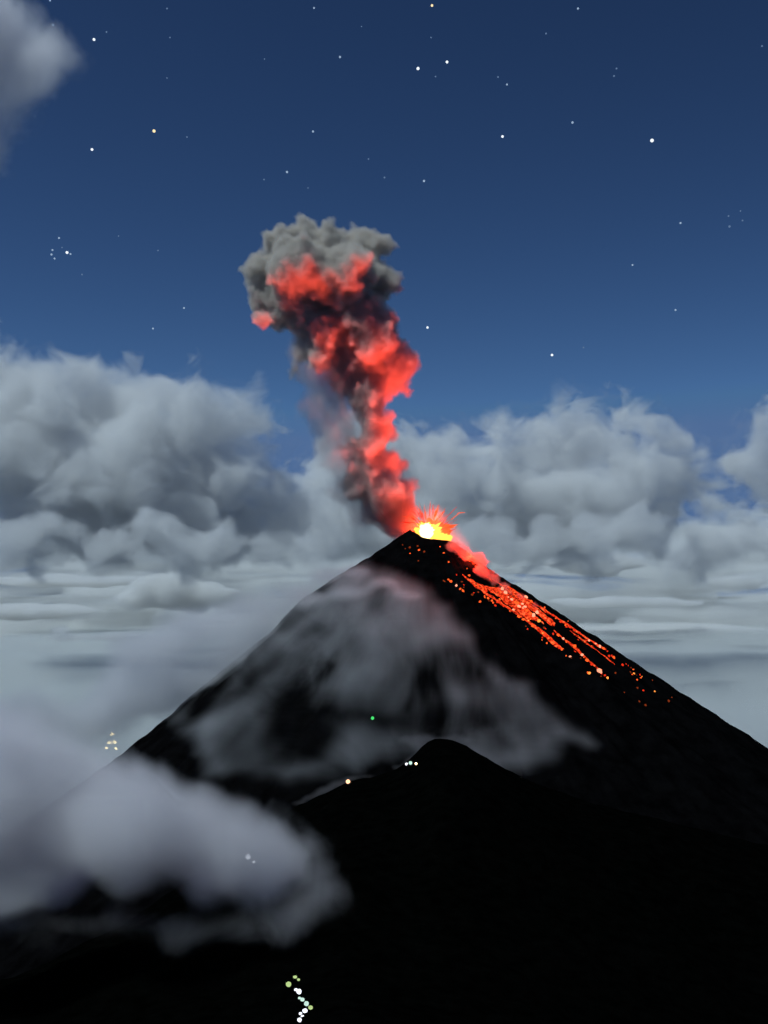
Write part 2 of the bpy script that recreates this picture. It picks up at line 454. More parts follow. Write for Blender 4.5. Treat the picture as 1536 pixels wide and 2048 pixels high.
G_BANK = 'cumulus banks behind the volcano'
YL = 14000.0
lst = [(-60, 800, 120), (40, 780, 90), (130, 762, 78), (215, 800, 85), (300, 815, 80), (390, 835, 85), (470, 835, 80), (515, 830, 55), (-20, 930, 130), (110, 930, 130), (250, 940, 120), (390, 960, 110), (480, 970, 80), (550, 990, 60), (60, 1040, 110), (220, 1050, 110), (380, 1060, 100), (520, 1060, 90), (600, 1010, 65), (640, 1080, 80), (560, 900, 45), (590, 960, 50)]
cloud([pxball(x, y, YL, r, dy=rng.uniform(-600, 600)) for x, y, r in lst], 12, 0.28, 0.5, 3, 95, [((900,) * 3, 260, 4, True), ((300,) * 3, 90, 3, True)], M_cumulus,
      'huge grey cumulus bank with bright moonlit top, left of the ash plume', G_BANK, soft=(80, 620), grow=1.22)
YR = 15000.0
lst = [(830, 860, 50), (930, 860, 45), (890, 910, 60), (1020, 850, 55), (1100, 815, 48), (1165, 815, 52), (1240, 825, 52), (1315, 830, 42), (1100, 890, 80), (1200, 900, 85), (1300, 910, 80), (1390, 940, 70), (870, 980, 70), (980, 980, 90), (1100, 990, 100), (1230, 1000, 90), (1350, 1000, 60), (950, 1070, 70), (1060, 1090, 80), (1180, 1090, 70), (1300, 1090, 60), (740, 900, 70), (740, 1010, 80), (1420, 1010, 60), (1480, 1000, 50), (680, 940, 60), (680, 1050, 80)]
cloud([pxball(x, y, YR, r, dy=rng.uniform(-600, 600)) for x, y, r in lst], 12, 0.25, 0.5, 4, 95, [((900,) * 3, 240, 4, True), ((300,) * 3, 90, 3, True)], M_cumulus,
      'wide grey cumulus bank with ragged top, right of the ash plume', G_BANK, soft=(80, 620), grow=1.22)
lst = [(610, 930, 40), (660, 900, 50), (720, 870, 55), (790, 880, 50), (850, 900, 50), (640, 990, 60), (720, 960, 70), (800, 970, 70), (880, 990, 60), (680, 1070, 70), (780, 1070, 70)]
cloud([pxball(x, y, 19500, r, dy=rng.uniform(-500, 500)) for x, y, r in lst], 10, 0.25, 0.5, 14, 110, [((1100,) * 3, 280, 4, True), ((380,) * 3, 100, 3, True)], M_cumulus,
      'farther pale cumulus straight behind the plume stem', G_BANK, soft=(80, 480), grow=1.22)
lst = [(20, 1075, 60), (110, 1060, 50), (190, 1085, 55), (290, 1070, 55), (370, 1095, 45), (460, 1085, 55), (550, 1100, 50), (620, 1090, 45)]
cloud([pxball(x, y, 11800, r, dy=rng.uniform(-300, 300)) for x, y, r in lst], 12, 0.25, 0.5, 15, 75, [((700,) * 3, 200, 4, True), ((250,) * 3, 70, 3, True)], M_cumulus,
      'row of low pale puffs under the bright topped cumulus bank on the left', G_BANK, soft=(80, 480), grow=1.22)
lst = [(930, 1080, 45), (1010, 1095, 50), (1100, 1075, 50), (1190, 1090, 55), (1280, 1070, 50), (1350, 1100, 45)]
cloud([pxball(x, y, 12300, r, dy=rng.uniform(-300, 300)) for x, y, r in lst], 12, 0.25, 0.5, 16, 75, [((700,) * 3, 200, 4, True), ((250,) * 3, 70, 3, True)], M_cumulus,
      'row of low pale puffs under the ragged cumulus bank, right of the crater', G_BANK, soft=(80, 480), grow=1.22)
lst = [(1510, 850, 48), (1560, 860, 70), (1480, 920, 60), (1540, 960, 70), (1440, 960, 40)]
cloud([pxball(x, y, 13000, r, dy=rng.uniform(-300, 300)) for x, y, r in lst], 12, 0.25, 0.5, 5, 80, [((800,) * 3, 200, 4, True), ((280,) * 3, 70, 3, True)], M_cumulus,
      'smaller round topped cumulus at the far right, beyond the ragged bank', G_BANK, soft=(80, 620), grow=1.22)
lst = [(1400, 1090, 55), (1470, 1090, 55), (1540, 1080, 55), (1370, 1120, 40)]
cloud([pxball(x, y, 16000, r, dy=rng.uniform(-300, 300)) for x, y, r in lst], 12, 0.25, 0.5, 6, 80, [((800,) * 3, 200, 4, True), ((280,) * 3, 70, 3, True)], M_cumulus,
      'low cumulus below the blue gap on the right side', G_BANK, soft=(80, 620), grow=1.22)
lst = [(-70, 60, 150), (10, 110, 125), (80, 130, 90), (125, 125, 62), (-20, 240, 90), (-20, 330, 60), (60, 200, 60)]
cloud([pxball(x, y, 8500, r, dy=rng.uniform(-150, 150)) for x, y, r in lst], 10, 0.3, 0.5, 7, 48, [((480,) * 3, 110, 4, True)], M_near_cloud,
      'soft lilac grey cloud high up, in the upper left corner among the stars', soft=(45, 285))

G_STREAK = 'flat cloud streaks low over the horizon'
STREAKS = [  # px, py, half width, half height, distance, label
    (150, 1162, 210, 9, 26000, 'long pale cloud streak under the bright topped cumulus bank'),
    (60, 1222, 150, 13, 24000, 'broad pale cloud streak at the left edge, above the hooked white one'),
    (345, 1190, 125, 26, 17000, 'dark lens shaped cloud left of the pink cap cloud'),
    (230, 1275, 150, 7, 7200, 'bright white hooked cloud edge left of the volcano shoulder'),
    (150, 1330, 220, 9, 22000, 'dim cloud streak below the hooked white cloud edge'),
    (1470, 1165, 75, 11, 20000, 'bright white flat cloud at the right edge, over the volcano flank'),
    (1190, 1128, 110, 16, 21000, 'pale flat cloud right of the glowing lava gully'),
    (1250, 1205, 170, 9, 24000, 'thin dim cloud streak above the end of the lava stream'),
    (1330, 1262, 230, 10, 26000, 'long dim cloud streak low over the right flank'),
    (1520, 1412, 42, 16, 16000, 'small pale cloud tuft low at the right edge'),
]
for q, (x, y, w, h, Yd, lab) in enumerate(STREAKS):
    bl = []
    for t in np.linspace(-1, 1, 9):
        e = math.sqrt(max(0.05, 1 - t * t))
        bl.append(pxball(x + t * w * 0.8, y + rng.uniform(-0.35, 0.35) * h, Yd, 1.0, dy=rng.uniform(-300, 300)))
        bl[-1] = (bl[-1][0], np.array((w * 0.34, w * 0.5, h * e * 1.6)) * Yd / FPX)
    if 'hooked' in lab:
        for a_, b_, r_ in ((370, 1285, 9), (390, 1275, 8), (403, 1262, 6), (120, 1260, 11)):
            bl.append((at(a_, b_, Yd), np.array((20, 30, r_)) * Yd / FPX))
    s_ = Yd / FPX
    cloud(bl, 0, 0, 0, 20 + q, 5.0 * s_, [((60 * s_, 60 * s_, 14 * s_), 7 * s_, 4, False)], M_streak, lab, G_STREAK, soft=(3.2 * s_, 7.0 * s_))

# a deck of low cloud and mist over the plain beyond the volcano
xs_ = np.linspace(-90000, 90000, 90); ys_ = np.linspace(0, 1, 90) ** 2.2 * 100000 + 6500
XG, YG = np.meshgrid(xs_, ys_, indexing='ij'); p = np.stack([XG.ravel(), YG.ravel(), 0 * XG.ravel()], 1)
zt = 820 + fbm(p / 6000, 4) * 300 + np.clip((p[:, 1] - 9000) / 30000, 0, 1) * 150
zt = np.where(np.isin(p[:, 1], (ys_[0], ys_[-1])) | np.isin(p[:, 0], (xs_[0], xs_[-1])), 262, zt)
top = np.stack([p[:, 0], p[:, 1], zt], 1); bot = np.stack([p[:, 0], p[:, 1], 0 * zt + 250], 1)
n_ = 90; k = np.arange((n_ - 1) ** 2); i_, j_ = k // (n_ - 1), k % (n_ - 1)
f1 = np.stack([i_ * n_ + j_, (i_ + 1) * n_ + j_, (i_ + 1) * n_ + j_ + 1, i_ * n_ + j_ + 1], 1)
N = n_ * n_; f2 = f1[:, ::-1] + N
rim = [i * n_ for i in range(n_)] + [(n_ - 1) * n_ + j for j in range(1, n_)] + [i * n_ + n_ - 1 for i in range(n_ - 2, -1, -1)] + [j for j in range(n_ - 2, 0, -1)]
f3 = [(rim[q], N + rim[q], N + rim[(q + 1) % len(rim)], rim[(q + 1) % len(rim)]) for q in range(len(rim))]
deck = link_mesh('low_clouds', np.concatenate([top, bot]), f1.tolist() + f2.tolist() + [f[::-1] for f in f3], M_sea)
tag(deck, 'pale grey green deck of low cloud and mist over the plain behind the volcano', 'low cloud', kind='stuff')

lst = []
for yb, rb in ((1070, 60), (1125, 60), (1185, 55), (1240, 50), (1295, 50), (1340, 40)):
    lst += [(x + rng.uniform(-30, 30), yb + 16 * math.sin(x * 0.011 + yb) + rng.uniform(-14, 14), rng.uniform(0.75, 1.25) * rb) for x in range(-250, 1850, 80)]
sb = balls_hull('stratus_clouds', puffs([(at(x, y, 30000 + (1200 - y) * 25 + rng.uniform(-2500, 2500)), np.array((r * 1.8, r * 2.0, r * 0.72)) * 13.7) for x, y, r in lst], 5, 0.3, 0.5, 41, up=0.3), 230, [((4500, 4500, 700), 420, 4, False)], M_far)
tag(sb, 'hazy far belt of layered stratus along the whole horizon, behind the cumulus banks', 'cloud', kind='stuff')

# fog on the cone, the mist beside it and the bank in front
def on_cone_balls(lst, thick):
    out = []
    for x, y, rx, rz in lst:
        p = on_volcano(x, y); s_ = p[1] / FPX
        out.append((p + np.array((0, -0.35 * thick, 0.25 * thick)), np.array((rx * s_, thick, rz * s_))))
    return out
FOG = []
for y in range(1175, 1560, 32):
    xr = np.interp(y, [1130, 1190, 1270, 1350, 1420, 1500, 1560], [760, 860, 930, 1010, 1100, 1200, 1090])
    xl = np.interp(y, [1130, 1200, 1260, 1370, 1460, 1560], [690, 590, 560, 420, 340, 420]) + 10
    for x in np.arange(xl, xr - 20, 46):
        FOG.append((x + rng.uniform(-14, 14), y + rng.uniform(-10, 10), rng.uniform(38, 62), rng.uniform(26, 44)))
tag(soft_cloud('fog', on_cone_balls(FOG, 95), 10, [((150,) * 3, 36, 3, False)], 9, 85, M_mist, skin=0), 'thin grey fog streaming in wisps over the front slope of the volcano', 'fog', kind='stuff')
CAP = [(570, 1215, 34, 22), (605, 1178, 42, 30), (655, 1155, 48, 28), (710, 1158, 46, 22), (765, 1180, 44, 20), (815, 1205, 40, 18), (620, 1215, 60, 30), (700, 1200, 60, 28)]
cb = soft_cloud('cloud', on_cone_balls(CAP, 70), 9, [((120,) * 3, 14, 3, False)], 8, 60, M_cap, skin=0.4)
tag(cb, 'smooth pinkish cap cloud hugging the volcano shoulder left below the summit', 'cloud')
VEIL = [(520, 1290, 70, 45), (440, 1350, 60, 40), (530, 1225, 80, 50), (575, 1180, 60, 40), (480, 1285, 80, 50), (60, 1420, 120, 60), (300, 1290, 110, 55), (420, 1240, 120, 60), (500, 1190, 90, 40), (360, 1370, 100, 60), (240, 1380, 90, 60), (460, 1320, 80, 60), (180, 1450, 110, 60), (300, 1430, 80, 40)]
tag(soft_cloud('mist', [(at(x, y, 2975), np.array((a * 1.45, 150, b * 1.45))) for x, y, a, b in VEIL], 22, [((200,) * 3, 30, 3, False)], 16, 100, M_veil, skin=0), 'faint mist hanging beside the left flank of the volcano', 'mist', kind='stuff')
CREST_MIST = [(596, 1606, 16, 9), (622, 1594, 20, 9), (650, 1580, 20, 10), (678, 1568, 20, 10), (705, 1556, 20, 10), (735, 1552, 22, 9), (800, 1534, 18, 9), (826, 1522, 18, 12), (850, 1506, 18, 12), (872, 1498, 20, 12), (900, 1502, 26, 14), (840, 1480, 40, 16), (905, 1480, 40, 14)]
tag(soft_cloud('mist', [(at(x, y, HY + 22), np.array((a * 1.1, 26, b * 1.1))) for x, y, a, b in CREST_MIST], 3.5, [((40,) * 3, 5, 3, False)], 3, 12, M_crest, skin=0), 'pale mist clinging to the crest of the near black ridge', 'mist', kind='stuff')
BY = 1250.0
BANK = [(-80, 1620, 200, 160), (50, 1600, 180, 150), (160, 1620, 160, 140), (270, 1640, 130, 110), (370, 1665, 115, 95), (460, 1685, 100, 85), (535, 1700, 75, 72), (585, 1730, 55, 55), (-40, 1500, 140, 110), (80, 1530, 130, 90), (190, 1560, 110, 70), (270, 1575, 60, 46), (10, 1450, 100, 60), (530, 1770, 60, 50), (130, 1770, 70, 50), (270, 1760, 70, 50), (20, 1780, 100, 50), (420, 1765, 70, 50)]
fb = soft_cloud('fog_bank', [(at(x, y, BY + rng.uniform(-60, 60)), np.array((a * 0.68, 95, b * 0.70))) for x, y, a, b in BANK], 8, [((90,) * 3, 20, 3, False)], 8, 52, M_bank, skin=0.6)
fb.data.materials.clear(); fb.data.materials.append(skin_mat('bank_skin', 0.003, (0.8, 0.8, 0.84)))
tag(fb, 'thick lilac grey fog bank filling the lower left, before the volcano foot', 'fog bank', kind='stuff')

WISPS = [(620, 1690, 60, 50), (640, 1760, 60, 50), (660, 1800, 50, 30), (610, 1810, 60, 45), (590, 1850, 50, 34), (500, 1850, 80, 40), (380, 1850, 80, 36), (240, 1850, 90, 40), (100, 1850, 100, 40), (-30, 1840, 90, 40), (560, 1640, 70, 50)]
tag(soft_cloud('mist', [(at(x, y, 1190 + rng.uniform(-40, 40)), np.array((a * 0.66, 70, b * 0.66))) for x, y, a, b in WISPS], 9, [((70,) * 3, 20, 3, False)], 10, 45, M_bank_wisp, skin=0), 'torn thin mist trailing off the right and lower edge of the fog bank', 'mist', kind='stuff')

# ------------------------------------------------------------------ ash plume
PY = 3050.0
M_ash = soft_mat('ash_smoke', (0.82, 0.77, 0.71), 0.085, 0.0, noise=((0.028, 0.028, 0.028), 5, 0.5), cut=(0.15, 0.85), weight=0.6, step=1.7)
M_gas = soft_mat('lit_gas', (0.78, 0.66, 0.62), 0.06, 0.1, noise=((0.024, 0.024, 0.020), 5, 0.7), cut=(0.2, 0.9), weight=1.0, step=1.7)
M_wisp = soft_mat('thin_ash', (0.84, 0.82, 0.82), 0.016, 0.2, noise=((0.014, 0.014, 0.009), 4, 0.6), cut=(0.2, 1.0), weight=0.9, step=2.0)
head = [(610, 470, 38), (560, 490, 40), (660, 490, 45), (720, 490, 42), (765, 490, 30), (520, 540, 40), (600, 540, 70), (690, 550, 70), (760, 560, 42), (530, 600, 40), (590, 600, 55), (660, 610, 50), (525, 640, 24), (560, 640, 28), (740, 570, 40), (610, 650, 38), (650, 680, 40), (605, 705, 26), (640, 720, 30), (590, 735, 15), (580, 752, 9), (640, 585, 48), (695, 600, 48)]
pl = empty('ash_plume', at(800, 1070, PY))
tag(pl, 'mushroom shaped ash plume, grey on top and lit red from below by lava', 'ash plume')
def plume_part(name, lst, kids, lo, hi, seed, voxel, disp, vox, band, m, spread=40):
    def yd(y): return VY + np.interp(y, [500, 640, 1060], [45, 20, 62])
    bl = [pxball(x, y, yd(y), r, dy=rng.uniform(-spread, spread)) for x, y, r in lst]
    b2 = puffs(bl, kids, lo, hi, seed)
    b2 = b2 + puffs(b2[len(bl):], 3, 0.4, 0.6, seed + 1)[len(b2) - len(bl):]
    o = soft_cloud(name, b2, voxel, disp, vox, band, m, skin=0.3)
    o.parent = pl; o.matrix_parent_inverse = Matrix.Translation(-pl.location)
    return o
plume_part('plume_head', head, 16, 0.22, 0.42, 5, 4.0, [((50,) * 3, 14, 3, True), ((20,) * 3, 2, 2, True)], 4.0, 20, M_ash, 45)
colm = [(735, 625, 48), (772, 645, 34), (690, 660, 55), (650, 660, 40), (752, 690, 54), (808, 725, 40), (828, 728, 22), (785, 757, 38), (815, 785, 15), (735, 750, 52), (690, 715, 44), (685, 760, 36), (735, 800, 46), (750, 850, 40), (768, 862, 26), (738, 900, 44), (705, 905, 32), (775, 925, 34), (805, 932, 18), (735, 960, 50), (708, 966, 34), (770, 992, 54), (806, 985, 30), (758, 1020, 38), (790, 1032, 46), (818, 1030, 24), (802, 1062, 28)]
plume_part('plume_column', colm, 14, 0.2, 0.45, 6, 4.0, [((60,) * 3, 14, 3, True), ((20,) * 3, 5, 2, True)], 3.5, 20, M_gas, 28)
wisp = [(610, 690, 44), (600, 740, 34), (645, 740, 55), (660, 800, 55), (675, 860, 55), (685, 920, 52), (695, 980, 46), (725, 1030, 40), (620, 820, 40)]
plume_part('ash_veil', wisp, 8, 0.3, 0.5, 8, 6.0, [((50,) * 3, 12, 3, True)], 6.0, 34, M_wisp, 30)
gas = [(905, 1092, 15), (930, 1108, 16), (955, 1120, 18), (962, 1140, 14), (985, 1155, 13), (1010, 1172, 11), (1040, 1190, 9), (1070, 1208, 7)]
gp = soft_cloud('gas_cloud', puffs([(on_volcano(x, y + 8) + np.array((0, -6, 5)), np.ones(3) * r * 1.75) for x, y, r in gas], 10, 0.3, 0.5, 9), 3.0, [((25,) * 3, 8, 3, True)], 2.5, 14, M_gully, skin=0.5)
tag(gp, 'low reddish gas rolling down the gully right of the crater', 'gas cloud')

# ------------------------------------------------------------------ lava
ll = bpy.data.lights.new('lava_light', 'POINT')          # the lava lake
ll.color = (1.0, 0.06, 0.02); ll.energy = 1.2e7; ll.shadow_soft_size = 14
lo = bpy.data.objects.new('lava_light', ll); C.objects.link(lo)
lo.location = np.array((vc[0] + 4, VY + 30, vc[2] - 12))
sl = bpy.data.lights.new('crater_light', 'SPOT')         # the glow that the crater walls let out upwards
sl.color = (1.0, 0.085, 0.045); sl.energy = 1.45e8; sl.shadow_soft_size = 26; sl.spot_size = R(70); sl.spot_blend = 0.7
sl.use_nodes = True
fo = sl.node_tree.nodes.new('ShaderNodeLightFalloff'); fo.inputs['Strength'].default_value = 1.0; fo.inputs['Smooth'].default_value = 500000.0
em = next(q for q in sl.node_tree.nodes if q.type == 'EMISSION'); sl.node_tree.links.new(fo.outputs['Quadratic'], em.inputs['Strength'])
so = bpy.data.objects.new('crater_light', sl); C.objects.link(so)
so.location = np.array((vc[0] - 8, VY - 44, vc[2] + 40))
so.rotation_euler = (Vector(so.location) - Vector(at(670, 740, VY - 40))).to_track_quat('Z', 'Y').to_euler()

fl = bpy.data.lights.new('fountain_light', 'POINT')      # the incandescent jets above the rim
fl.color = (1.0, 0.09, 0.04); fl.energy = 9e5; fl.shadow_soft_size = 12
fo2 = bpy.data.objects.new('fountain_light', fl); C.objects.link(fo2)
fo2.location = np.array((vc[0] + 8, VY - 6, vc[2] + 56))

g2 = bpy.data.lights.new('gully_light', 'POINT')         # the lava running down the gully
g2.color = (1.0, 0.035, 0.012); g2.energy = 1.6e6; g2.shadow_soft_size = 10
go2 = bpy.data.objects.new('gully_light', g2); C.objects.link(go2); go2.location = on_volcano(948, 1128, 20) + np.array((0, -12, 0))

E_white = emit_mat('white_hot_lava', (1.0, 0.80, 0.36), 3.2)
E_yellow = emit_mat('yellow_lava', (1.0, 0.50, 0.06), 2.2)
E_orange = emit_mat('orange_lava', (1.0, 0.11, 0.018), 1.35)
E_pink = emit_mat('bright_block', (1.0, 0.34, 0.20), 1.5)
E_red = emit_mat('red_lava', (0.9, 0.035, 0.01), 1.0)
E_dull = emit_mat('dull_lava', (0.35, 0.05, 0.012), 0.6)
M_stream = emit_mat('lava_stream', (1.0, 0.045, 0.01), 1.1, noise=(0.13, (0.05, 0.003, 0.001), (0.36, 0.52), (1.0, 0.20, 0.06)))
M_stream.cycles.emission_sampling = 'AUTO'

# fountain: spiky incandescent core on the crater floor with jets
V, F = ico(4)
ft = empty('lava_fountain', at(858, 1072, VY))
tag(ft, 'white and yellow lava fountain bursting from the crater with orange jets', 'lava fountain')
def fountain_blob(name, centre, rad, spike, m, seed):
    d = V / np.linalg.norm(V, axis=1)[:, None]
    n = fbm(d * 3.2 + seed, 4, gain=0.6)
    sc = 1 + spike * np.maximum(n, -0.3) * (0.5 + np.maximum(d[:, 2], 0) * 1.2)
    o = link_mesh(name, d * np.asarray(rad) * sc[:, None] + np.asarray(centre) - np.array(ft.location), F.tolist(), m, ft)
    return o
fountain_blob('fountain_core', at(853, 1064, VY - 4), (19, 14, 19), 0.9, E_white, 1.0)
fountain_blob('fountain_flame', at(858, 1066, VY + 8), (33, 16, 22), 1.3, E_yellow, 2.0)
fountain_blob('fountain_flame', at(888, 1077, VY + 2), (22, 12, 11), 1.0, E_yellow, 3.0)
fountain_blob('fountain_flame', at(866, 1066, VY + 20), (46, 14, 26), 1.5, E_orange, 4.0)
def jet(p0, p1, r0, bend, m, name='lava_jet', parent=ft):
    p0, p1 = np.asarray(p0), np.asarray(p1); ax = p1 - p0; L = np.linalg.norm(ax); ax = ax / L
    side = np.cross(ax, (0, 1, 0)); side /= np.linalg.norm(side); up = np.cross(side, ax)
    vs, fs, nseg, ns = [], [], 9, 6
    for q in range(nseg):
        t = q / (nseg - 1); c = p0 + ax * L * t + np.array((0, 0, -1.0)) * bend * L * t * t
        r = r0 * (0.35 + 0.65 * math.sin(math.pi * min(1, 0.25 + t * 0.75))) * (1 + 0.35 * math.sin(q * 2.4 + L))
        for w in range(ns):
            a = 2 * math.pi * w / ns
            vs.append(c + (side * math.cos(a) + up * math.sin(a)) * r)
    for q in range(nseg - 1):
        for w in range(ns):
            fs.append((q * ns + w, q * ns + (w + 1) % ns, (q + 1) * ns + (w + 1) % ns, (q + 1) * ns + w))
    fs += [tuple(range(ns))[::-1], tuple(range((nseg - 1) * ns, nseg * ns))]
    return link_mesh(name, np.array(vs) - np.array(ft.location), fs, m, parent)
JETS = [(838, 1012, 846, 1036), (866, 1004, 866, 1030), (877, 1006, 870, 1034), (872, 1018, 868, 1040), (882, 1024, 872, 1042), (894, 1036, 878, 1052), (898, 1040, 884, 1054),
        (890, 1018, 879, 1036), (914, 1012, 898, 1030), (931, 1022, 914, 1027), (917, 1026, 902, 1040), (906, 1052, 892, 1060), (912, 1056, 897, 1064), (822, 1038, 834, 1050), (830, 1040, 840, 1052), (850, 1024, 852, 1040), (858, 1028, 858, 1044), (846, 1030, 849, 1046)]
for x1, y1, x0, y0 in JETS:
    dy = rng.uniform(-12, 12)
    jet(at(x0, y0, VY + dy), at(x1, y1, VY + dy * 1.6), rng.uniform(0.8, 1.5), rng.uniform(0.03, 0.2), E_orange if rng.random() < 0.7 else E_red)

hg = soft_cloud('vent_glow', [(at(x, y, VY + 6), np.ones(3) * r * 1.37) for x, y, r in ((862, 1056, 46), (835, 1056, 28), (900, 1072, 34), (925, 1092, 26), (948, 1110, 20), (868, 1030, 30))], 4, [((30,) * 3, 9, 3, False)], 3, 30, M_glow, skin=0)  # added glowing halo round the fountain and along the rim
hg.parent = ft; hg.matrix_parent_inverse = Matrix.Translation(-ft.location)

for q in range(64):
    a_ = rng.uniform(-1.35, 1.45); L_ = rng.uniform(26, 58) * (1 - 0.25 * abs(a_)); bx = 858 + 26 * a_ * rng.uniform(0.4, 1)
    by = 1050 + max(0, bx - 850) * 0.32; dy = rng.uniform(-14, 14)
    jet(at(bx + math.sin(a_) * L_ * 0.4, by - math.cos(a_) * L_ * 0.4, VY + dy), at(bx + math.sin(a_) * L_, by - math.cos(a_) * L_, VY + dy * 2), rng.uniform(0.4, 0.85), rng.uniform(0.03, 0.32), E_orange if rng.random() < 0.5 else E_red)

def rock_mesh(seed, m):
    v = V3 * (1 + 0.5 * fbm(V3 * 1.4 + seed * 9.1, 3)[:, None]) * np.array((1.15, 0.9, 0.85))
    me = bpy.data.meshes.new('boulder'); me.from_pydata(v.tolist(), [], F3.tolist()); me.materials.append(m)
    return me
V3, F3 = ico(2)
E_amber = emit_mat('amber_lava', (1.0, 0.30, 0.05), 1.5)
KINDS = {'white-hot': E_white, 'pinkish white': E_pink, 'orange': E_orange, 'yellow': E_amber, 'red': E_red, 'dull orange': E_dull}
ROCKS = {k: [rock_mesh(q + 5 * i, m) for q in range(3)] for i, (k, m) in enumerate(KINDS.items())}
def zz(ox, oy, s, pts): return [(ox + a * s, oy + b * s) for a, b in pts]
GROUPS = [  # where, pixel points, kinds, radius range in pixels
    ('just under the crater rim', zz(640, 860, .2604, [(635, 885), (655, 915), (692, 950), (690, 905), (755, 1008), (760, 925), (800, 938), (922, 900), (950, 948), (988, 1018), (750, 895), (1130, 1065)]), ['dull orange', 'orange', 'red'], (1.6, 2.8)),
    ('in the short chain below the crater', zz(860, 1060, .3516, [(105, 285), (118, 295), (150, 320), (172, 338), (188, 350)]), ['pinkish white', 'orange'], (2.4, 3.6)),
    ('at the head of the lava stream', zz(860, 1060, .3516, [(222, 263), (212, 222), (240, 370), (285, 410), (245, 300), (262, 312), (280, 325), (300, 340), (320, 350), (345, 355), (310, 378), (330, 392), (352, 405), (372, 432), (395, 398), (418, 436)]), ['orange', 'red', 'dull orange', 'orange'], (1.8, 3.2)),
    ('in the brightest part of the lava stream', zz(860, 1060, .3516, [(412, 340), (446, 388), (485, 415), (508, 440), (472, 458), (570, 482), (608, 475), (644, 498), (430, 362), (465, 400), (500, 420), (530, 450), (550, 465), (590, 490), (525, 425), (540, 440)]), ['pinkish white', 'pinkish white', 'orange'], (2.4, 4.4)),
    ('along the upper edge of the slope', zz(860, 1060, .3516, [(545, 385), (575, 410), (655, 470), (700, 490), (715, 505), (740, 526), (770, 545), (795, 556), (822, 575), (850, 590), (880, 612), (905, 632), (940, 650), (965, 664), (985, 678), (1018, 720), (1045, 730)]), ['red', 'orange', 'pinkish white', 'orange'], (2.0, 3.8)),
    ('in the middle lane of the slope', zz(860, 1060, .3516, [(620, 520), (728, 602), (757, 622), (775, 640), (800, 655), (822, 668), (797, 723), (865, 714), (893, 745), (918, 768), (963, 808), (993, 830), (1010, 845), (905, 818)]), ['pinkish white', 'orange', 'yellow', 'red'], (2.2, 4.6)),
    ('in the lower lane of the slope', zz(860, 1060, .3516, [(505, 495), (530, 512), (560, 520), (585, 550), (615, 575), (640, 592), (660, 605), (690, 638), (702, 650), (718, 660), (735, 674), (750, 682)]), ['orange', 'yellow', 'red', 'orange'], (2.0, 3.8)),
    ('scattered far down the slope', zz(860, 1060, .3516, [(1095, 770), (1140, 810), (1160, 820), (1205, 835), (1265, 856), (1278, 920), (1105, 926), (1190, 978), (1226, 998), (1375, 955), (1180, 900), (1212, 916), (1055, 815), (1358, 975)]), ['dull orange', 'red', 'dull orange', 'yellow'], (1.4, 3.0)),
]
ORD = ['topmost', 'second', 'third', 'fourth', 'fifth', 'sixth', 'seventh', 'eighth', 'ninth', 'tenth', 'eleventh', 'twelfth', 'thirteenth', 'fourteenth', 'fifteenth', 'sixteenth', 'seventeenth', 'eighteenth']
for where, pts, kinds, (r0, r1) in GROUPS:
    pts = sorted(pts, key=lambda p: p[1])
    for i, (x, y) in enumerate(pts):
        kd = kinds[int(rng.integers(len(kinds)))]
        r = rng.uniform(r0, r1); r *= 1.0 if kd in ('pinkish white', 'white-hot') else 0.85
        if (where.startswith('in the middle') and i == 10): kd, r = 'pinkish white', 5.2
        s_ = r * 1.37
        o = bpy.data.objects.new('lava_boulder', ROCKS[kd][int(rng.integers(3))])
        o.location = on_volcano(x, y, 0.3 * s_); o.scale = (s_, s_, s_); o.rotation_euler = tuple(rng.uniform(0, 6.28, 3))
        C.objects.link(o)
        tag(o, 'glowing %s boulder %s, %s from the top' % (kd, where, ORD[i]) if i else 'glowing %s boulder %s, topmost there' % (kd, where), 'lava boulder', 'glowing boulders on the volcano slope')

LANES = [([(905, 1150), (960, 1185), (1010, 1215), (1060, 1245)], 22), ([(980, 1165), (1040, 1200), (1100, 1240), (1160, 1280)], 18), ([(1050, 1235), (1100, 1275), (1150, 1310), (1215, 1360)], 20), ([(1150, 1270), (1220, 1310), (1290, 1360)], 10)]
for pts, sp in LANES:
    P = np.array(pts, float)
    for q in range(20):
        t = rng.uniform(0, len(pts) - 1); i = min(int(t), len(pts) - 2); f = t - i
        x, y = P[i] * (1 - f) + P[i + 1] * f + rng.normal(size=2) * np.array((sp * 0.4, sp * 0.45))
        r = rng.uniform(0.9, 1.9) * 1.37; kd = ['red', 'dull orange', 'orange'][int(rng.integers(3))]
        o = bpy.data.objects.new('lava_boulder', ROCKS[kd][int(rng.integers(3))])
        o.location = on_volcano(x, y, 0.3 * r); o.scale = (r * 1.5, r, r); o.rotation_euler = tuple(rng.uniform(0, 6.28, 3))
        C.objects.link(o)
        tag(o, 'tiny dim lava block strewn between brighter ones on the slope', 'lava boulder', 'tiny lava blocks strewn on the volcano slope')

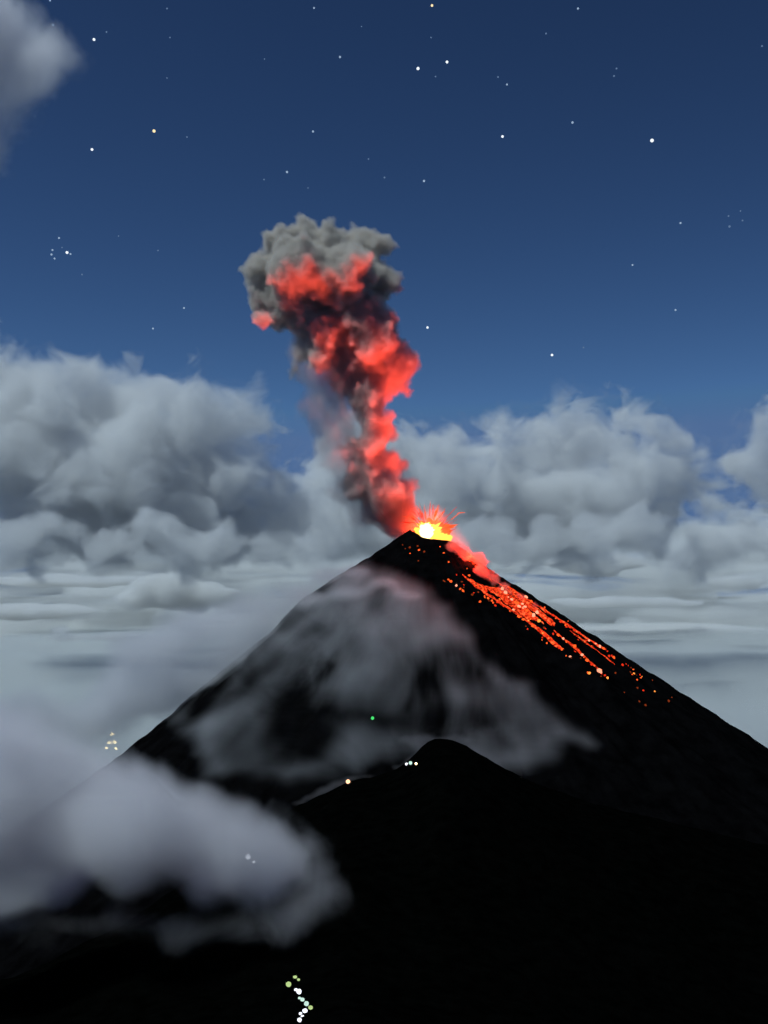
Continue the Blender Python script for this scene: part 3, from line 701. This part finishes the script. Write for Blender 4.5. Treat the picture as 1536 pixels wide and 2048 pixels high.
def ribbon(name, pts, w_px, m, label, lift=1.2):
    """A lava tongue draped over the slope along pixel points."""
    P = np.array(pts, float); d = np.concatenate([[0], np.cumsum(np.linalg.norm(np.diff(P, axis=0), axis=1))])
    n = max(8, int(d[-1] / 4)); t = np.linspace(0, d[-1], n)
    cx_, cy_ = np.interp(t, d, P[:, 0]), np.interp(t, d, P[:, 1])
    W = np.array([on_volcano(a, b) for a, b in zip(cx_, cy_)])
    for _ in range(4): W[1:-1] = (W[:-2] + 2 * W[1:-1] + W[2:]) / 4
    tg = np.gradient(W, axis=0); tg[:, 2] = 0; tg /= np.linalg.norm(tg, axis=1)[:, None] + 1e-9
    sd = np.stack([-tg[:, 1], tg[:, 0]], 1); vs, fs, nw = [], [], 7
    nzw = fbm(np.stack([t / 22, 0 * t, 0 * t + len(label)], 1), 3)
    for q in range(n):
        e = math.sin(math.pi * min(1, max(0, (q + 0.5) / n))) ** 0.5
        w = w_px * 1.37 * 0.5 * e * (1 + 0.8 * nzw[q])
        for j in range(nw):
            f = (j / (nw - 1) * 2 - 1)
            x, y = W[q, 0] + sd[q, 0] * w * f, W[q, 1] + sd[q, 1] * w * f
            vs.append((x, y, float(vol_h(x, y)[0]) + lift * (1 - f * f) - 0.25 + (lift if abs(f) < 0.99 else 0)))
    for q in range(n - 1):
        for j in range(nw - 1): fs.append((q * nw + j, (q + 1) * nw + j, (q + 1) * nw + j + 1, q * nw + j + 1))
    o = link_mesh(name, vs, fs, m)
    md_ = o.modifiers.new('s', 'SOLIDIFY'); md_.thickness = 2.0; md_.offset = -1
    return tag(o, label, 'lava stream', 'lava streams on the volcano slope')
ribbon('lava_stream', [(940, 1160), (965, 1175), (1000, 1188), (1030, 1208), (1060, 1228), (1085, 1245)], 26, M_stream, 'widest red lava stream on the upper slope, below the gas filled gully')
ribbon('lava_stream', [(1000, 1170), (1035, 1195), (1065, 1215), (1085, 1232), (1110, 1250)], 22, M_stream, 'bright red lava stream full of glowing blocks, beside the widest one')
ribbon('lava_stream', [(1100, 1228), (1130, 1246), (1160, 1268), (1185, 1284), (1212, 1300)], 11, M_stream, 'narrow lava stream along the upper edge of the slope')
ribbon('lava_stream', [(1050, 1240), (1075, 1258), (1095, 1275), (1110, 1290), (1126, 1300)], 8, M_stream, 'short lava stream in the lower lane of the slope')
ribbon('lava_stream', [(1108, 1262), (1130, 1280), (1150, 1296), (1175, 1320), (1200, 1342)], 6, M_stream, 'thin broken lava stream in the middle lane of the slope')
ribbon('lava_stream', [(900, 1092), (920, 1106), (945, 1126), (965, 1146), (985, 1164)], 10, M_stream, 'red lava stream in the gully right of the crater')
ribbon('lava_stream', [(985, 1160), (1030, 1184), (1075, 1212), (1120, 1240)], 9, M_stream, 'dark red lava stream closest to the gas in the gully')
ribbon('lava_stream', [(925, 1150), (950, 1170), (975, 1190), (1010, 1212), (1045, 1236)], 8, M_stream, 'lower red lava stream at the head of the lava slope')
ribbon('lava_stream', [(1140, 1262), (1170, 1285), (1200, 1306), (1230, 1330)], 5, M_stream, 'faint red lava stream just under the upper edge of the slope')

# ------------------------------------------------------------------ stars
YS = 120000.0
S_w = emit_mat('star_white', (0.85, 0.93, 1.0), 1.2); S_y = emit_mat('star_yellow', (1.0, 0.80, 0.45), 1.2)
S_m = emit_mat('star_medium', (0.45, 0.62, 0.85), 0.7); S_f = emit_mat('star_faint', (0.22, 0.36, 0.62), 0.5)
STARS = [  # px, py, radius in pixels, kind
    (100, 1, 2.4, 'm'), (334, 17, 2.2, 'f'), (213, 64, 2.2, 'f'), (188, 79, 3.6, 'w'), (340, 75, 2.0, 'f'), (106, 50, 2.6, 'm'), (334, 156, 1.8, 'f'), (308, 262, 4.0, 'y'), (374, 274, 2.0, 'f'), (184, 299, 3.4, 'w'), (70, 233, 2.0, 'f'),
    (628, 16, 2.4, 'm'), (864, 11, 3.2, 'y'), (723, 53, 1.7, 'f'), (862, 75, 2.0, 'f'), (680, 114, 2.9, 'm'), (836, 137, 4.0, 'w'), (894, 124, 3.6, 'w'), (871, 153, 2.0, 'f'), (996, 154, 2.3, 'f'), (1014, 169, 2.4, 'm'), (529, 118, 1.7, 'f'), (626, 263, 2.7, 'm'), (1005, 273, 3.4, 'w'), (737, 318, 2.0, 'f'), (574, 344, 3.0, 'm'), (528, 359, 2.0, 'f'), (769, 355, 2.4, 'f'), (848, 362, 3.0, 'm'), (616, 376, 1.7, 'f'),
    (1156, 17, 2.7, 'm'), (1092, 67, 2.3, 'f'), (1233, 137, 2.4, 'f'), (1228, 152, 2.4, 'f'), (1524, 92, 2.4, 'f'), (1145, 245, 3.0, 'm'), (1304, 281, 4.6, 'w'),
    (118, 476, 2.5, 'm'), (105, 500, 2.4, 'm'), (103, 509, 2.6, 'm'), (109, 517, 2.4, 'm'), (134, 505, 3.6, 'w'), (141, 508, 2.4, 'm'), (124, 495, 1.8, 'f'), (164, 549, 2.0, 'f'), (237, 472, 1.7, 'f'), (316, 501, 1.9, 'f'), (368, 616, 2.4, 'm'), (306, 657, 2.3, 'm'),
    (1361, 446, 2.6, 'm'), (1457, 432, 2.2, 'f'), (1481, 422, 1.9, 'f'), (1485, 441, 2.2, 'f'), (1459, 453, 3.0, 'f'), (1265, 530, 2.3, 'm'), (1351, 620, 2.5, 'm'), (855, 655, 3.0, 'w'), (1104, 710, 3.2, 'w'), (1167, 695, 2.0, 'f')]
SM = {'w': S_w, 'y': S_y, 'm': S_m, 'f': S_f}; WORD = {'w': 'bright white', 'y': 'yellowish', 'm': 'pale blue', 'f': 'faint blue'}
Vs, Fs = ico(2); SMESH = {}
for kq, m in SM.items():
    me = bpy.data.meshes.new('star'); me.from_pydata(Vs.tolist(), [], Fs.tolist()); me.materials.append(m); SMESH[kq] = me
def zone(x, y):
    if 95 < x < 150 and 470 < y < 525: return 'in the tight cluster above the left cumulus bank'
    if 1440 < x < 1500 and 410 < y < 465: return 'in the faint cluster near the right edge'
    col = 'on the left' if x < 420 else 'above the plume' if x < 780 else 'right of the plume' if x < 1080 else 'on the right'
    row = 'at the top of the sky' if y < 130 else 'high in the sky' if y < 300 else 'midway up the sky' if y < 480 else 'low over the clouds'
    return row + ' ' + col
zones = {}
for st in STARS: zones.setdefault((st[3], zone(st[0], st[1])), []).append(st)
for (kq, zn), sts in zones.items():
    sts.sort()
    for i, (x, y, r, _) in enumerate(sts):
        o = bpy.data.objects.new('star', SMESH[kq]); C.objects.link(o)
        o.location = at(x, y, YS); o.scale = (0.8 * r * YS / FPX,) * 3
        lab = '%s star %s' % (WORD[kq], zn)
        if len(sts) > 1:
            lab += ', leftmost of %d' % len(sts) if i == 0 else ', rightmost of %d' % len(sts) if i == len(sts) - 1 else ', %s from left' % ORD[i]
        tag(o, lab, 'star', 'stars in the night sky')

# ------------------------------------------------------------------ lights of people and towns
L_warm = emit_mat('town_lamp', (1.0, 0.78, 0.36), 14.0); L_white = emit_mat('white_lamp', (0.85, 0.88, 1.0), 1.6); L_beam = emit_mat('fog_lamp', (0.85, 0.9, 1.0), 4.0); L_green = emit_mat('green_lamp', (0.08, 0.9, 0.2), 1.0)
L_lime = emit_mat('lime_lamp', (0.55, 0.75, 0.30), 0.9); L_mint = emit_mat('mint_lamp', (0.6, 0.85, 0.75), 1.0); L_orange = emit_mat('orange_lamp', (1.0, 0.55, 0.3), 2.0)
def lamp_mesh(m, seed):
    v = V3 * (1 + 0.25 * fbm(V3 * 1.3 + seed, 2)[:, None]); me = bpy.data.meshes.new('lamp'); me.from_pydata(v.tolist(), [], F3.tolist())
    me.materials.append(m); return me
LM = {k: lamp_mesh(m, i * 4.0) for i, (k, m) in enumerate({'warm': L_warm, 'white': L_white, 'beam': L_beam, 'green': L_green, 'lime': L_lime, 'mint': L_mint, 'orange': L_orange}.items())}
def light(p, r_m, mk, label, name, group=None, sq=(1, 1, 1)):
    o = bpy.data.objects.new(name, LM[mk]); C.objects.link(o); o.location = p; o.scale = np.array(sq) * r_m
    return tag(o, label, 'light', group)
G_TOWN = 'lights of a town on the plain'
def on_plain(px, py):
    d = ray(px, py); return np.array((0, 0, CAMZ)) + d * ((CAMZ - 12) / -d[2])
for x, y, r, lab in [(224, 1469, 4.0, 'topmost warm town light beside the left foot of the volcano'), (219, 1486, 4.2, 'left of the two joined warm town lights'), (229, 1485, 4.4, 'right of the two joined warm town lights'), (188, 1466, 2.6, 'small town light standing apart on the left'), (180, 1467, 1.8, 'faintest town light, leftmost of all'), (213, 1496, 2.6, 'dim town light in the lowest row, left of its twin'), (232, 1497, 2.8, 'dim town light in the lowest row, nearest the volcano')]:
    p = on_plain(x, y); light(p, r * p[1] / FPX, 'warm', lab, 'town_light', G_TOWN)
light(on_volcano(745, 1440, 4), 3.8, 'green', 'single green light on the fog covered slope', 'slope_light')
light(on_hill(696, 1567, 3), 3.6, 'orange', 'warm orange light on the crest of the dark ridge', 'ridge_light', 'lights on the ridge crest')
light(on_hill(821, 1530, 3), 3.0, 'mint', 'greenish white light on the ridge below the knoll', 'ridge_light', 'lights on the ridge crest')
light(on_hill(813, 1531, 2), 2.4, 'white', 'bluish light touching the greenish one on the ridge', 'ridge_light', 'lights on the ridge crest')
light(on_hill(832, 1530, 2), 1.6, 'warm', 'faintest yellowish light right of the greenish one on the ridge', 'ridge_light', 'lights on the ridge crest')
light(on_hill(496, 1718, 3, 800), 3.8, 'beam', 'bright white light shining through the fog bank', 'camp_light', 'camp lights in the fog bank')
light(on_hill(508, 1727, 2, 800), 2.0, 'beam', 'weak light just right of the bright one in the fog bank', 'camp_light', 'camp lights in the fog bank')
G_TRAIL = 'lights along the dark trail'
TR = [(590, 1957, 5.0, 3.2, 'lime', 'topmost yellow green light on the trail'), (597, 1962, 3.6, 2.8, 'lime', 'small green light just below the topmost one on the trail'), (577, 1974, 6.4, 6.0, 'lime', 'large yellow green light at the left bend of the trail'), (592, 1983, 4.5, 3.4, 'white', 'small white light at the upper edge of the big white one'), (598, 1989, 6.0, 6.0, 'white', 'big white light in the middle of the trail'), (599, 1999, 3.4, 3.0, 'mint', 'dim mint light between the two white groups'), (605, 2003, 5.0, 4.2, 'mint', 'mint green light below the big white one'), (613, 2013, 5.5, 5.5, 'mint', 'bluish mint light right of the trail centre'), (621, 2020, 5.4, 4.6, 'lime', 'yellow green light at the right bend of the trail'), (610, 2027, 6.2, 5.0, 'white', 'brightest violet white light near the trail bottom'), (601, 2031, 4.0, 3.6, 'white', 'greyish light left of the brightest one'), (605, 2036, 4.2, 2.8, 'white', 'flat white light under the brightest one'), (599, 2045, 5.2, 5.0, 'white', 'lowest white light on the trail')]
for x, y, a, b, mk, lab in TR:
    p = on_hill(x, y, 0, 60, 1500); s_ = p[1] / FPX
    s_ *= 0.85
    light(p + np.array((0, 0, b * s_)), s_, mk, lab, 'trail_light', G_TRAIL, (a, a, b))
